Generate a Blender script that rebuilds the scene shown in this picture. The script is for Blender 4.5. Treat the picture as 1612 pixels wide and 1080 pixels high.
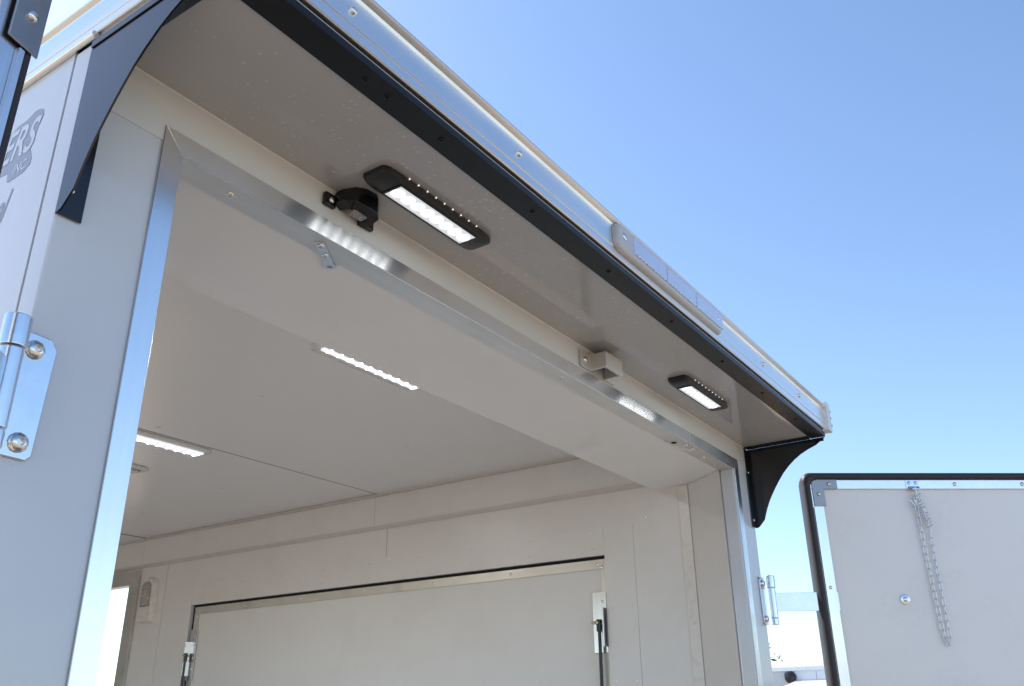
import bpy, bmesh, math, random
from mathutils import Vector, Matrix, Quaternion

random.seed(7)
for o in list(bpy.data.objects):
    bpy.data.objects.remove(o, do_unlink=True)
scene = bpy.context.scene
COL = scene.collection
rad = math.radians

# ------------------------------------------------------------------ camera
cam_data = bpy.data.cameras.new('camera')
cam = bpy.data.objects.new('camera', cam_data)
COL.objects.link(cam)
cam_data.sensor_width = 36.0
cam_data.lens = 1384.8064 * 36.0 / 1612.0
cam_data.clip_start = 0.02
cam_data.clip_end = 3000.0
CR = Vector((0.56650579, -0.82399351, -0.01029028))
CU = Vector((-0.31993936, -0.23143574, 0.91873626))
CF = Vector((0.75941425, 0.51717714, 0.39473764))
CPOS = Vector((-0.4773, -1.0402, 1.7942))
m = Matrix.Identity(4)
for i in range(3):
    m[i][0] = CR[i]; m[i][1] = CU[i]; m[i][2] = -CF[i]; m[i][3] = CPOS[i]
cam.matrix_world = m
scene.camera = cam

# ------------------------------------------------------------------ sky, sun, exposure
SUN_AZ = 88.0      # degrees from +x towards +y: beyond the front of the trailer
SUN_EL = 47.0
world = bpy.data.worlds.new('World')
scene.world = world
world.use_nodes = True
wn = world.node_tree.nodes
wl = world.node_tree.links
for n in list(wn):
    wn.remove(n)
sky = wn.new('ShaderNodeTexSky')
sky.sky_type = 'NISHITA'
sky.sun_disc = False
sky.sun_elevation = rad(SUN_EL)
sky.sun_rotation = rad(90.0 - SUN_AZ)
sky.altitude = 0.0
sky.air_density = 1.0
sky.dust_density = 0.45
sky.ozone_density = 3.2
bg = wn.new('ShaderNodeBackground')
bg.inputs['Strength'].default_value = 0.15
wo = wn.new('ShaderNodeOutputWorld')
wl.new(sky.outputs[0], bg.inputs['Color'])
wl.new(bg.outputs[0], wo.inputs['Surface'])

sun_data = bpy.data.lights.new('sun', 'SUN')
sun_data.energy = 4.0
sun_data.angle = rad(0.53)
sun_data.color = (1.0, 0.93, 0.83)
sun = bpy.data.objects.new('sun', sun_data)
COL.objects.link(sun)
sd = Vector((math.cos(rad(SUN_AZ)) * math.cos(rad(SUN_EL)), math.sin(rad(SUN_AZ)) * math.cos(rad(SUN_EL)), math.sin(rad(SUN_EL))))
sun.rotation_euler = sd.to_track_quat('Z', 'Y').to_euler()
sun.location = sd * 60

scene.view_settings.view_transform = 'Standard'
scene.view_settings.look = 'None'
scene.view_settings.gamma = 1.0
scene.view_settings.exposure = 0.74
scene.render.engine = 'CYCLES'
scene.cycles.max_bounces = 12
scene.cycles.diffuse_bounces = 6
scene.cycles.glossy_bounces = 6
scene.cycles.transmission_bounces = 8
scene.cycles.caustics_reflective = False
scene.cycles.caustics_refractive = False
scene.cycles.sample_clamp_indirect = 4.0

# ------------------------------------------------------------------ materials
MATS = {}
def new_mat(name):
    mt = bpy.data.materials.new(name)
    mt.use_nodes = True
    nt = mt.node_tree
    b = nt.nodes['Principled BSDF']
    MATS[name] = mt
    return mt, nt, b

def obj_coord(nt, scale=(1, 1, 1)):
    tc = nt.nodes.new('ShaderNodeNewGeometry')
    mp = nt.nodes.new('ShaderNodeMapping')
    mp.inputs['Scale'].default_value = scale
    nt.links.new(tc.outputs['Position'], mp.inputs['Vector'])
    return mp.outputs['Vector']

def noise(nt, vec, scale, detail=3, rough=0.5):
    n = nt.nodes.new('ShaderNodeTexNoise')
    n.inputs['Scale'].default_value = scale
    n.inputs['Detail'].default_value = detail
    n.inputs['Roughness'].default_value = rough
    nt.links.new(vec, n.inputs['Vector'])
    return n.outputs['Fac']

def ramp(nt, fac, stops):
    r = nt.nodes.new('ShaderNodeValToRGB')
    els = r.color_ramp.elements
    while len(els) < len(stops):
        els.new(0.5)
    for e, (p, c) in zip(els, stops):
        e.position = p
        e.color = c if len(c) == 4 else (*c, 1)
    nt.links.new(fac, r.inputs['Fac'])
    return r.outputs['Color']

def bump(nt, b, height, strength, dist=0.01):
    bp = nt.nodes.new('ShaderNodeBump')
    bp.inputs['Strength'].default_value = strength
    bp.inputs['Distance'].default_value = dist
    nt.links.new(height, bp.inputs['Height'])
    nt.links.new(bp.outputs['Normal'], b.inputs['Normal'])

def g3(v):
    return (v, v, v)

def painted_white(name, col, rough, wav=0.25, spots=0.0, ior=1.5, smudge=0.975):
    mt, nt, b = new_mat(name)
    v = obj_coord(nt)
    n1 = noise(nt, v, 3.1, 4)
    c = ramp(nt, n1, [(0.3, tuple(x * 0.985 for x in col)), (0.7, col)])
    last = c
    # small smudges and scuffs
    n2 = noise(nt, v, 5.5, 3, 0.55)
    sm = ramp(nt, n2, [(0.48, g3(0.0)), (0.80, g3(1.0))])
    mx = nt.nodes.new('ShaderNodeMixRGB')
    mx.blend_type = 'MULTIPLY'
    mx.inputs['Color2'].default_value = (smudge, smudge * 0.995, smudge * 0.99, 1)
    nt.links.new(sm, mx.inputs['Fac'])
    nt.links.new(last, mx.inputs['Color1'])
    last = mx.outputs['Color']
    rr = ramp(nt, n2, [(0.3, g3(rough * 0.95)), (0.75, g3(rough * 1.1))])
    rlast = rr
    if spots > 0:
        vo = nt.nodes.new('ShaderNodeTexVoronoi')
        vo.inputs['Scale'].default_value = 85.0
        vo.inputs['Randomness'].default_value = 1.0
        nt.links.new(v, vo.inputs['Vector'])
        sep = nt.nodes.new('ShaderNodeSeparateColor')
        nt.links.new(vo.outputs['Color'], sep.inputs['Color'])
        thr = nt.nodes.new('ShaderNodeMath'); thr.operation = 'MULTIPLY_ADD'
        nt.links.new(sep.outputs['Red'], thr.inputs[0]); thr.inputs[1].default_value = 0.80; thr.inputs[2].default_value = -0.16
        # droplets denser in some areas
        nz = noise(nt, v, 5.0, 2)
        th2 = nt.nodes.new('ShaderNodeMath'); th2.operation = 'MULTIPLY'
        nt.links.new(thr.outputs[0], th2.inputs[0]); nt.links.new(nz, th2.inputs[1])
        sb = nt.nodes.new('ShaderNodeMath'); sb.operation = 'SUBTRACT'
        nt.links.new(th2.outputs[0], sb.inputs[0]); nt.links.new(vo.outputs['Distance'], sb.inputs[1])
        sf = nt.nodes.new('ShaderNodeMapRange')
        sf.inputs['From Min'].default_value = -0.03; sf.inputs['From Max'].default_value = 0.05
        sf.inputs['To Max'].default_value = spots
        nt.links.new(sb.outputs[0], sf.inputs['Value'])
        mx2 = nt.nodes.new('ShaderNodeMixRGB')
        mx2.inputs['Color2'].default_value = (0.97, 0.94, 0.90, 1)
        nt.links.new(sf.outputs[0], mx2.inputs['Fac'])
        nt.links.new(last, mx2.inputs['Color1'])
        last = mx2.outputs['Color']
        mx3 = nt.nodes.new('ShaderNodeMixRGB')
        mx3.inputs['Color2'].default_value = (0.6, 0.6, 0.6, 1)
        nt.links.new(sf.outputs[0], mx3.inputs['Fac'])
        nt.links.new(rlast, mx3.inputs['Color1'])
        rlast = mx3.outputs['Color']
    nt.links.new(last, b.inputs['Base Color'])
    nt.links.new(rlast, b.inputs['Roughness'])
    b.inputs['IOR'].default_value = ior
    if smudge >= 1.0:
        nt.links.new(c, b.inputs['Base Color'])
        for l_ in list(b.inputs['Roughness'].links):
            nt.links.remove(l_)
        b.inputs['Roughness'].default_value = rough
    if wav > 0:
        n3 = noise(nt, v, 2.6, 2)
        bump(nt, b, n3, wav, 0.02)
    return mt

def aluminium(name, col, rough, streak=(1, 1, 1), stain=0.0):
    mt, nt, b = new_mat(name)
    b.inputs['Metallic'].default_value = 1.0
    v = obj_coord(nt, streak)
    n1 = noise(nt, v, 60.0, 4, 0.6)
    v2 = obj_coord(nt)
    n2 = noise(nt, v2, 6.0, 2, 0.5)
    c1 = ramp(nt, n1, [(0.25, tuple(x * 0.92 for x in col)), (0.75, col)])
    mx = nt.nodes.new('ShaderNodeMixRGB'); mx.blend_type = 'MULTIPLY'
    st = ramp(nt, n2, [(0.50, g3(0.0)), (0.72, g3(stain))])
    nt.links.new(st, mx.inputs['Fac'])
    nt.links.new(c1, mx.inputs['Color1'])
    mx.inputs['Color2'].default_value = (0.62, 0.62, 0.64, 1)
    nt.links.new(mx.outputs['Color'], b.inputs['Base Color'])
    rr = ramp(nt, n2, [(0.3, g3(rough * 0.9)), (0.75, g3(rough * 1.2))])
    nt.links.new(rr, b.inputs['Roughness'])
    bump(nt, b, n1, 0.025, 0.002)
    return mt

def plain(name, col, rough, metal=0.0, ior=1.5, grain=0.06, gscale=120.0):
    mt, nt, b = new_mat(name)
    v = obj_coord(nt)
    n1 = noise(nt, v, gscale * 0.25, 4)
    nt.links.new(ramp(nt, n1, [(0.3, tuple(x * 0.94 for x in col)), (0.7, col)]), b.inputs['Base Color'])
    nt.links.new(ramp(nt, n1, [(0.3, g3(rough * 0.92)), (0.7, g3(min(1, rough * 1.1)))]), b.inputs['Roughness'])
    b.inputs['Metallic'].default_value = metal
    b.inputs['IOR'].default_value = ior
    if grain > 0:
        bump(nt, b, noise(nt, v, gscale, 3), grain, 0.003)
    return mt

def emitter(name, col, strength):
    mt, nt, b = new_mat(name)
    b.inputs['Base Color'].default_value = (0.8, 0.82, 0.85, 1)
    b.inputs['Roughness'].default_value = 0.2
    b.inputs['Emission Color'].default_value = (*col, 1)
    b.inputs['Emission Strength'].default_value = strength
    return mt

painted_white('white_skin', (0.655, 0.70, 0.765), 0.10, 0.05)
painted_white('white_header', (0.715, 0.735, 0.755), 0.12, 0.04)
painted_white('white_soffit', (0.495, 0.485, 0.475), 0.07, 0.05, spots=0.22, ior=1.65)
painted_white('white_interior', (0.77, 0.768, 0.76), 0.30, 0.07, smudge=0.955)
painted_white('white_lining', (0.95, 0.945, 0.935), 0.09, 0.04)
painted_white('white_ceiling', (0.825, 0.82, 0.81), 0.28, 0.03, smudge=1.0)
painted_white('white_door', (0.96, 0.93, 0.90), 0.26, 0.12, smudge=0.95)
aluminium('alu_return', (0.84, 0.815, 0.77), 0.36, (0.02, 1, 1), 0.15)
aluminium('alu_x', (0.93, 0.93, 0.93), 0.22, (0.02, 1, 1), 0.12)
def brushed(name, t, amount):
    nt = MATS[name].node_tree
    c = nt.nodes.new('ShaderNodeCombineXYZ')
    for i in range(3):
        c.inputs[i].default_value = t[i]
    b = nt.nodes['Principled BSDF']
    b.inputs['Anisotropic'].default_value = amount
    nt.links.new(c.outputs[0], b.inputs['Tangent'])
brushed('alu_x', (0.0, 0.7071, 0.7071), 0.85)
for n_ in [n for n in MATS['alu_x'].node_tree.nodes if n.type == 'BUMP']:
    MATS['alu_x'].node_tree.nodes.remove(n_)
aluminium('alu_z', (0.90, 0.90, 0.91), 0.24, (1, 1, 0.02), 0.06)
aluminium('alu_y', (0.90, 0.90, 0.90), 0.28, (1, 0.02, 1), 0.1)
aluminium('alu_stained', (0.80, 0.80, 0.80), 0.34, (0.02, 1, 1), 0.9)
aluminium('alu_rail', (0.91, 0.90, 0.89), 0.32, (0.03, 1, 1), 0.12)
aluminium('cast_alu', (0.78, 0.75, 0.71), 0.5, (1, 1, 1), 0.3)
aluminium('zinc', (0.80, 0.84, 0.90), 0.24, (1, 1, 1), 0.08)
aluminium('screw_steel', (0.84, 0.83, 0.81), 0.22, (1, 1, 1), 0.1)
aluminium('hatch_alu', (0.72, 0.71, 0.66), 0.42, (1, 0.02, 1), 0.4)
plain('black_paint', (0.004, 0.006, 0.010), 0.17, ior=1.62, grain=0.03, gscale=300)
plain('black_strip_paint', (0.006, 0.0055, 0.0055), 0.34, ior=1.38, grain=0.05, gscale=300)
plain('black_plastic', (0.020, 0.019, 0.019), 0.36, grain=0.05, gscale=260)
plain('black_gloss_plastic', (0.008, 0.008, 0.008), 0.14, grain=0.0)
plain('rubber', (0.028, 0.022, 0.026), 0.48, grain=0.05)
plain('seal_black', (0.012, 0.012, 0.014), 0.6, grain=0.0)
plain('dark_gap', (0.01, 0.009, 0.008), 0.8, grain=0.0)
plain('bracket_grey', (0.36, 0.36, 0.38), 0.36, metal=0.8, grain=0.04)
plain('white_plastic', (0.78, 0.76, 0.73), 0.28, grain=0.0)
plain('lens_facet', (0.80, 0.83, 0.92), 0.20, metal=0.6, grain=0.25, gscale=160)
plain('moulding', (0.66, 0.63, 0.585), 0.35, grain=0.0)  # darker beige puts the shade of its downward faces into the colour
plain('logo_grey', (0.31, 0.335, 0.41), 0.3, grain=0.0)
plain('logo_white', (0.655, 0.70, 0.765), 0.2, grain=0.0)
plain('brass', (0.75, 0.52, 0.18), 0.3, metal=1.0, grain=0.0)
plain('floor_grey', (0.68, 0.62, 0.54), 0.5, grain=0.1, gscale=60)
plain('copper_wire', (0.62, 0.36, 0.25), 0.35, metal=0.6, grain=0.0)
plain('white_wire', (0.80, 0.78, 0.70), 0.4, grain=0.0)
plain('tyre', (0.025, 0.025, 0.025), 0.8)
plain('trunk', (0.09, 0.065, 0.045), 0.85, grain=0.6, gscale=30)
emitter('led_panel', (0.90, 0.95, 1.0), 0.30)
emitter('led_dot', (0.97, 0.97, 0.95), 8.0)
emitter('led_cup', (0.93, 0.97, 1.0), 0.8)
emitter('led_glint', (0.93, 0.97, 1.0), 0.8)
emitter('led_strip', (0.88, 0.92, 1.0), 0.45)
emitter('led_strip_dot', (1.0, 0.98, 0.96), 400.0)

def make_clear(name, col, rough, trans):
    mt, nt, b = new_mat(name)
    b.inputs['Base Color'].default_value = (*col, 1)
    b.inputs['Transmission Weight'].default_value = trans
    v = obj_coord(nt)
    n1 = noise(nt, v, 150.0, 3)
    nt.links.new(ramp(nt, n1, [(0.3, g3(rough)), (0.7, g3(rough * 2))]), b.inputs['Roughness'])
    b.inputs['IOR'].default_value = 1.49
    bump(nt, b, n1, 0.03, 0.004)
    return mt
make_clear('clear_lens', (1.0, 0.985, 1.0), 0.06, 0.45)
make_clear('dome_lens', (0.85, 0.83, 0.80), 0.16, 0.6)

mt, nt, b = new_mat('leaf')
v = obj_coord(nt)
nt.links.new(ramp(nt, noise(nt, v, 2.0, 3), [(0.3, (0.035, 0.055, 0.02)), (0.7, (0.085, 0.11, 0.04))]), b.inputs['Base Color'])
b.inputs['Roughness'].default_value = 0.6

mt, nt, b = new_mat('gravel_lot')
v = obj_coord(nt)
n1 = noise(nt, v, 0.35, 5, 0.6)
n2 = noise(nt, v, 45.0, 4, 0.7)
c1 = ramp(nt, n1, [(0.3, (0.37, 0.285, 0.195)), (0.7, (0.48, 0.38, 0.27))])
mx = nt.nodes.new('ShaderNodeMixRGB'); mx.blend_type = 'MULTIPLY'; mx.inputs['Fac'].default_value = 0.6
nt.links.new(c1, mx.inputs['Color1'])
nt.links.new(ramp(nt, n2, [(0.3, g3(0.6)), (0.7, g3(1.0))]), mx.inputs['Color2'])
nt.links.new(mx.outputs['Color'], b.inputs['Base Color'])
b.inputs['Roughness'].default_value = 0.9
bump(nt, b, n2, 0.6, 0.02)

# ------------------------------------------------------------------ mesh helpers
WLOC = {}
class MB:
    """collects shapes given in world coordinates"""
    def __init__(self):
        self.bm = bmesh.new()
    def box(self, x0, x1, y0, y1, z0, z1, f=None):
        pts = [(x, y, z) for x in (x0, x1) for y in (y0, y1) for z in (z0, z1)]
        if f:
            pts = [f(p) for p in pts]
        vs = [self.bm.verts.new(p) for p in pts]
        for q in ((0, 1, 3, 2), (4, 6, 7, 5), (0, 4, 5, 1), (2, 3, 7, 6), (0, 2, 6, 4), (1, 5, 7, 3)):
            self.bm.faces.new([vs[i] for i in q])
        return self
    def prism(self, pts, vec):
        vec = Vector(vec)
        a = [self.bm.verts.new(Vector(p)) for p in pts]
        c = [self.bm.verts.new(Vector(p) + vec) for p in pts]
        n = len(pts)
        self.bm.faces.new(a); self.bm.faces.new(c[::-1])
        for i in range(n):
            self.bm.faces.new((a[i], c[i], c[(i + 1) % n], a[(i + 1) % n]))
        return self
    def loft(self, rings, caps=True, closed=False):
        R = [[self.bm.verts.new(Vector(p)) for p in r] for r in rings]
        n = len(R[0])
        k = len(R)
        for i in range(k if closed else k - 1):
            r0, r1 = R[i], R[(i + 1) % k]
            for j in range(n):
                self.bm.faces.new((r0[j], r0[(j + 1) % n], r1[(j + 1) % n], r1[j]))
        if caps and not closed:
            self.bm.faces.new(R[0][::-1]); self.bm.faces.new(R[-1])
        return self
    def tube(self, path, r, seg=8, closed=False):
        path = [Vector(p) for p in path]
        rings = []
        up = None
        n = len(path)
        for i, p in enumerate(path):
            if closed:
                t = (path[(i + 1) % n] - path[i - 1]).normalized()
            else:
                t = (path[min(i + 1, n - 1)] - path[max(i - 1, 0)]).normalized()
            if up is None:
                up = t.orthogonal().normalized()
            up = (up - t * up.dot(t)).normalized()
            s = t.cross(up)
            rr = r[i] if isinstance(r, (list, tuple)) else r
            rings.append([p + (up * math.cos(2 * math.pi * k / seg) + s * math.sin(2 * math.pi * k / seg)) * rr for k in range(seg)])
        return self.loft(rings, True, closed)
    def cyl(self, p0, p1, r, seg=20):
        return self.tube([p0, p1], r, seg)
    def build(self, name, mat, parent=None, bevel=0.0, seg=2, smooth=True, label=None, ang=40):
        bm = self.bm
        bmesh.ops.recalc_face_normals(bm, faces=bm.faces)
        if bevel > 0:
            ed = [e for e in bm.edges if len(e.link_faces) == 2 and e.calc_face_angle(0) > rad(35)]
            bmesh.ops.bevel(bm, geom=ed, offset=bevel, segments=seg, profile=0.5, affect='EDGES', clamp_overlap=True)
        me = bpy.data.meshes.new(name)
        lo = Vector((1e9,) * 3); hi = -lo
        for v in bm.verts:
            for i in range(3):
                lo[i] = min(lo[i], v.co[i]); hi[i] = max(hi[i], v.co[i])
        c = (lo + hi) / 2
        bmesh.ops.translate(bm, verts=bm.verts, vec=-c)
        bm.to_mesh(me); bm.free()
        if smooth:
            for p in me.polygons:
                p.use_smooth = True
            me.set_sharp_from_angle(angle=rad(ang))
        me.materials.append(MATS[mat])
        o = place(name, me, c, parent, label=label)
        if bevel > 0 and smooth:
            w = o.modifiers.new('weighted_normals', 'WEIGHTED_NORMAL')
            w.keep_sharp = True
            w.weight = 100
        return o

def place(name, data, loc, parent=None, rot=None, label=None):
    o = bpy.data.objects.new(name, data)
    COL.objects.link(o)
    loc = Vector(loc)
    if parent is not None:
        o.parent = parent
        o.location = loc - WLOC[parent.name]
    else:
        o.location = loc
    if rot is not None:
        o.rotation_mode = 'QUATERNION'
        o.rotation_quaternion = rot
    WLOC[o.name] = loc
    if label:
        o['label'] = label
    return o

def box(name, mat, parent, x0, x1, y0, y1, z0, z1, bevel=0.0, f=None, label=None):
    return MB().box(x0, x1, y0, y1, z0, z1, f).build(name, mat, parent, bevel, label=label)

def thing(name, label, cat, loc, group=None):
    o = place(name, None, loc)
    o['label'] = label; o['category'] = cat
    if group:
        o['group'] = group
    return o

def tag(o, label, cat, group=None):
    o['label'] = label; o['category'] = cat
    if group:
        o['group'] = group
    return o

# shared screw meshes ------------------------------------------------
_screws = {}
def screw_mesh(r, h, mat, kind):
    key = (round(r, 4), round(h, 4), mat, kind)
    if key in _screws:
        return _screws[key]
    bm = bmesh.new()
    seg = 12
    prof = [(1.0, 0.0), (0.97, 0.35), (0.80, 0.72), (0.52, 0.95)]
    if kind == 'socket':
        prof += [(0.38, 1.0), (0.34, 0.45)]
    rings = []
    for (pr, pz) in prof:
        rings.append([bm.verts.new((math.cos(2 * math.pi * k / seg) * r * pr, math.sin(2 * math.pi * k / seg) * r * pr, pz * h)) for k in range(seg)])
    for a, c in zip(rings, rings[1:]):
        for k in range(seg):
            bm.faces.new((a[k], a[(k + 1) % seg], c[(k + 1) % seg], c[k]))
    bm.faces.new(rings[-1])
    me = bpy.data.meshes.new('screw')
    bm.to_mesh(me); bm.free()
    for p in me.polygons:
        p.use_smooth = True
    me.set_sharp_from_angle(angle=rad(50))
    me.materials.append(MATS[mat])
    _screws[key] = me
    return me

def screw(parent, loc, normal, r=0.005, h=0.0025, mat='screw_steel', kind='dome', name='screw'):
    q = Vector(normal).to_track_quat('Z', 'Y')
    return place(name, screw_mesh(r, h, mat, kind), Vector(loc), parent, rot=q)

# ================================================================== dimensions (metres)
W = 2.55
ZS = 2.6897          # soffit underside
ZHT, ZH = 2.6238, 2.5859   # header trim top / opening head
XO0, XO1 = 0.1628, 2.3998  # opening
XT0, XT1 = 0.1278, 2.4348
YR, YH = 0.0503, 0.3625
XW0, XW1 = 0.039, 2.511    # interior wall faces
ZC1, ZC2 = 2.609, 2.7675
YF = 6.4                   # interior front wall
ZFL = 0.56

# ================================================================== ground
ground = MB().prism([(-900, -900, -0.02), (900, -900, -0.02), (900, 900, -0.02), (-900, 900, -0.02)], (0, 0, 0.02)).build('ground', 'gravel_lot', smooth=False)
ground['kind'] = 'structure'

# ================================================================== the trailer shell
T = thing('enclosed_trailer', 'white enclosed trailer with open rear doors, black spoiler brackets and lit porch lamps', 'trailer', (W / 2, 3.1, 0))

def holed_wall(name, mat, parent, x0, x1, y0, y1, z0, z1, holes, label=None):
    ys = sorted({y0, y1, *[v for h in holes for v in h[:2] if y0 < v < y1]})
    zs = sorted({z0, z1, *[v for h in holes for v in h[2:] if z0 < v < z1]})
    ny, nz = len(ys) - 1, len(zs) - 1
    def solid(i, j):
        if i < 0 or j < 0 or i >= ny or j >= nz:
            return False
        cy, cz = (ys[i] + ys[i + 1]) / 2, (zs[j] + zs[j + 1]) / 2
        return not any(h[0] < cy < h[1] and h[2] < cz < h[3] for h in holes)
    b = MB(); bm = b.bm
    cache = {}
    def V(x, i, j):
        k = (x, i, j)
        if k not in cache:
            cache[k] = bm.verts.new((x, ys[i], zs[j]))
        return cache[k]
    for i in range(ny):
        for j in range(nz):
            if not solid(i, j):
                continue
            for x in (x0, x1):
                bm.faces.new((V(x, i, j), V(x, i + 1, j), V(x, i + 1, j + 1), V(x, i, j + 1)))
            if not solid(i - 1, j): bm.faces.new((V(x0, i, j), V(x1, i, j), V(x1, i, j + 1), V(x0, i, j + 1)))
            if not solid(i + 1, j): bm.faces.new((V(x0, i + 1, j), V(x1, i + 1, j), V(x1, i + 1, j + 1), V(x0, i + 1, j + 1)))
            if not solid(i, j - 1): bm.faces.new((V(x0, i, j), V(x1, i, j), V(x1, i + 1, j), V(x0, i + 1, j)))
            if not solid(i, j + 1): bm.faces.new((V(x0, i, j + 1), V(x1, i, j + 1), V(x1, i + 1, j + 1), V(x0, i + 1, j + 1)))
    return b.build(name, mat, parent, smooth=False, label=label)

HATCH = (0.5805, 3.042, 1.15, 2.3685)
DOORWAY = (3.602, 4.42, ZFL, 2.5165)
# outer walls
FILL_WINDOW = (0.62, 5.2, 1.0, 2.46)            # unseen open window added in the left wall to brighten the interior
holed_wall('left_wall', 'white_skin', T, 0.0, 0.034, 0.0465, 6.5, 0.42, 2.74, [FILL_WINDOW], label='shaded white outer side wall with grey lettering')
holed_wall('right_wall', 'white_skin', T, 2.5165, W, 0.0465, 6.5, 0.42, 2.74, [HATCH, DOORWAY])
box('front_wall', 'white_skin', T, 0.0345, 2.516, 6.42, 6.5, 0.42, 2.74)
box('floor', 'floor_grey', T, 0.035, 2.516, 0.03, 6.42, 0.45, ZFL)
# roof with a slight crown
rp = []
for i in range(13):
    t = i / 12
    rp.append((t * W, -0.283, 2.779 + 0.03 * math.sin(math.pi * t)))
MB().prism(rp + [(W, -0.283, 2.7782), (0, -0.283, 2.7782)], (0, 6.79, 0)).build('roof', 'white_skin', T)
# corner posts (rear face and wrapped side)
for side in (0, 1):
    def fx(p, s=side):
        return (W - p[0], p[1], p[2]) if s else p
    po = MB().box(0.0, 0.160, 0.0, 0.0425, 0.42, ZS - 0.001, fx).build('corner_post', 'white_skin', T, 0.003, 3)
    MB().box(0.003, 0.03, 0.0425, 0.0465, 0.42, 2.70, fx).build('seam_seal', 'seal_black', po)
# rear header panel
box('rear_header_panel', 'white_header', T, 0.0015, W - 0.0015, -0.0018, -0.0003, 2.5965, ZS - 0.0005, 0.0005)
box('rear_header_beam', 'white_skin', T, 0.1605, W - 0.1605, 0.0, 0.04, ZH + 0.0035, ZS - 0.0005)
# soft bead of sealant at the soffit joint
MB().cyl((0.035, -0.0015, ZS), (2.515, -0.0015, ZS), 0.0022, 8).build('caulk_bead', 'white_plastic', T)
# soffit
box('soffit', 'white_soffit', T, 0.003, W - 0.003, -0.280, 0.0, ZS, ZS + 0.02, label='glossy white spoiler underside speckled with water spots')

# header and jamb trim (aluminium angle)
g = 0.0006
MB().prism([(XT0 + g, -0.004, ZHT), (XO0 + g, -0.004, ZH), (XO1 - g, -0.004, ZH), (XT1 - g, -0.004, ZHT)], (0, 0.003, 0)).build('header_trim_face', 'alu_x', T, 0.0007, 1)
hret = box('header_trim_return', 'alu_return', T, XO0, XO1, -0.001, YR, ZH, ZH + 0.003, 0.0006)
MB().prism([(XT0, -0.004, 0.56), (XO0, -0.004, 0.56), (XO0, -0.004, ZH), (XT0, -0.004, ZHT)], (0, 0.003, 0)).build('jamb_trim_face', 'alu_z', T, 0.0007, 1)
MB().prism([(XT1, -0.004, 0.56), (XO1, -0.004, 0.56), (XO1, -0.004, ZH), (XT1, -0.004, ZHT)], (0, 0.003, 0)).build('jamb_trim_face', 'alu_z', T, 0.0007, 1)
box('jamb_trim_return', 'alu_z', T, XO0 - 0.003, XO0, -0.001, YR, 0.56, ZH - 0.001, 0.0006)
jret = box('jamb_trim_return', 'alu_z', T, XO1, XO1 + 0.003, -0.001, YR, 0.56, ZH - 0.001, 0.0006)
# stained patch of the header angle near the right end is a separate backing strip
# lining under the rear header and splayed jambs
MB().prism([(XO0 - 0.02, YR + 0.001, ZH + 0.002), (XO1 + 0.02, YR + 0.001, ZH + 0.002), (XW1 + 0.003, 0.2207, ZH + 0.002), (XW1 + 0.003, YH, ZH + 0.002), (XW0 - 0.003, YH, ZH + 0.002), (XW0 - 0.003, 0.2207, ZH + 0.002)], (0, 0, 0.01)).build('header_lining', 'white_lining', T, smooth=False, label='glossy white lining under the rear header')
box('header_riser', 'white_lining', T, XW0 - 0.003, XW1 + 0.003, YH - 0.012, YH, ZH + 0.0125, ZC2 + 0.02)
for s in (0, 1):
    def fx(p, s=s):
        return (W - p[0], p[1], p[2]) if s else p
    pts = [(XO0 - 0.003, YR, 0.56), (XW0, 0.2207, 0.56), (XW0 - 0.006, 0.2187, 0.56), (XO0 - 0.012, YR, 0.56)]
    MB().prism([fx(p) for p in pts], (0, 0, ZH + 0.001 - 0.56)).build('jamb_lining', 'white_interior', T, smooth=False)
    bt = MB().box(XW0, XW0 + 0.004, 0.2215, 0.263, 0.56, ZH + 0.001, fx).build('wall_batten', 'white_plastic', T, 0.0012)
    for z in (2.545, 2.1, 1.65, 1.2):
        screw(bt, fx((XW0 + 0.004, 0.242, z)), (-1 if s else 1, 0, 0), 0.006, 0.003, 'white_plastic', 'socket', 'rivet')

# ceiling, in panels with a small lap at each joint
CY = [YH - 0.012, 1.750, 3.510, 5.1, YF]
for i in range(4):
    pz = ZC2 + (0.002 if i % 2 else 0.0)
    cp = box('ceiling_panel', 'white_ceiling', T, XW0 - 0.003, 2.500, CY[i] + 0.0032, CY[i + 1] - 0.0032, pz, pz + 0.006)
    if i < 3:
        MB().box(XW0, 2.499, CY[i + 1] - 0.0031, CY[i + 1] + 0.0031, ZC2 + 0.0004, ZC2 + 0.010).build('joint_sealant', 'dark_gap', cp)
    for x in (0.55, 1.30, 2.0):
        for yy in ((0.55, 1.14, 1.70) if i == 0 else (CY[i] + 0.47, CY[i] + 1.14)):
            screw(cp, (x + random.uniform(-.02, .02), yy + random.uniform(-.02, .02), pz), (0, 0, -1), 0.008, 0.003, 'white_plastic', 'dome', 'rivet')
# upper band (cove) with its mouldings
for y0, y1 in ((YH, 1.762), (1.764, 3.52), (3.522, 5.1), (5.102, YF)):
    MB().prism([(2.4985, y0, ZC1 + 0.012), (2.4985, y0, ZC2 - 0.012), (XW1 + 0.004, y0, ZC2 - 0.012), (XW1 + 0.004, y0, ZC1 + 0.012)], (0, y1 - y0, 0)).build('cove_panel', 'white_interior', T, smooth=False)
def moulding(zz, h, out, y0, y1):
    prof = [(XW1 + 0.004, zz), (XW1 - out * 0.35, zz + h * 0.03), (XW1 - out * 0.9, zz + h * 0.45), (XW1 - out, zz + h * 0.7), (XW1 - out, zz + h), (XW1 + 0.004, zz + h)]
    return MB().prism([(a, y0, c) for a, c in prof], (0, y1 - y0, 0)).build('cove_moulding', 'moulding', T, 0.0006, 1, label='white moulding along the wall and ceiling joint, tinted darker for its shade')
moulding(ZC1 - 0.006, 0.018, 0.018, YH, YF)
moulding(ZC2 - 0.012, 0.012, 0.022, YH, YF)
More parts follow.
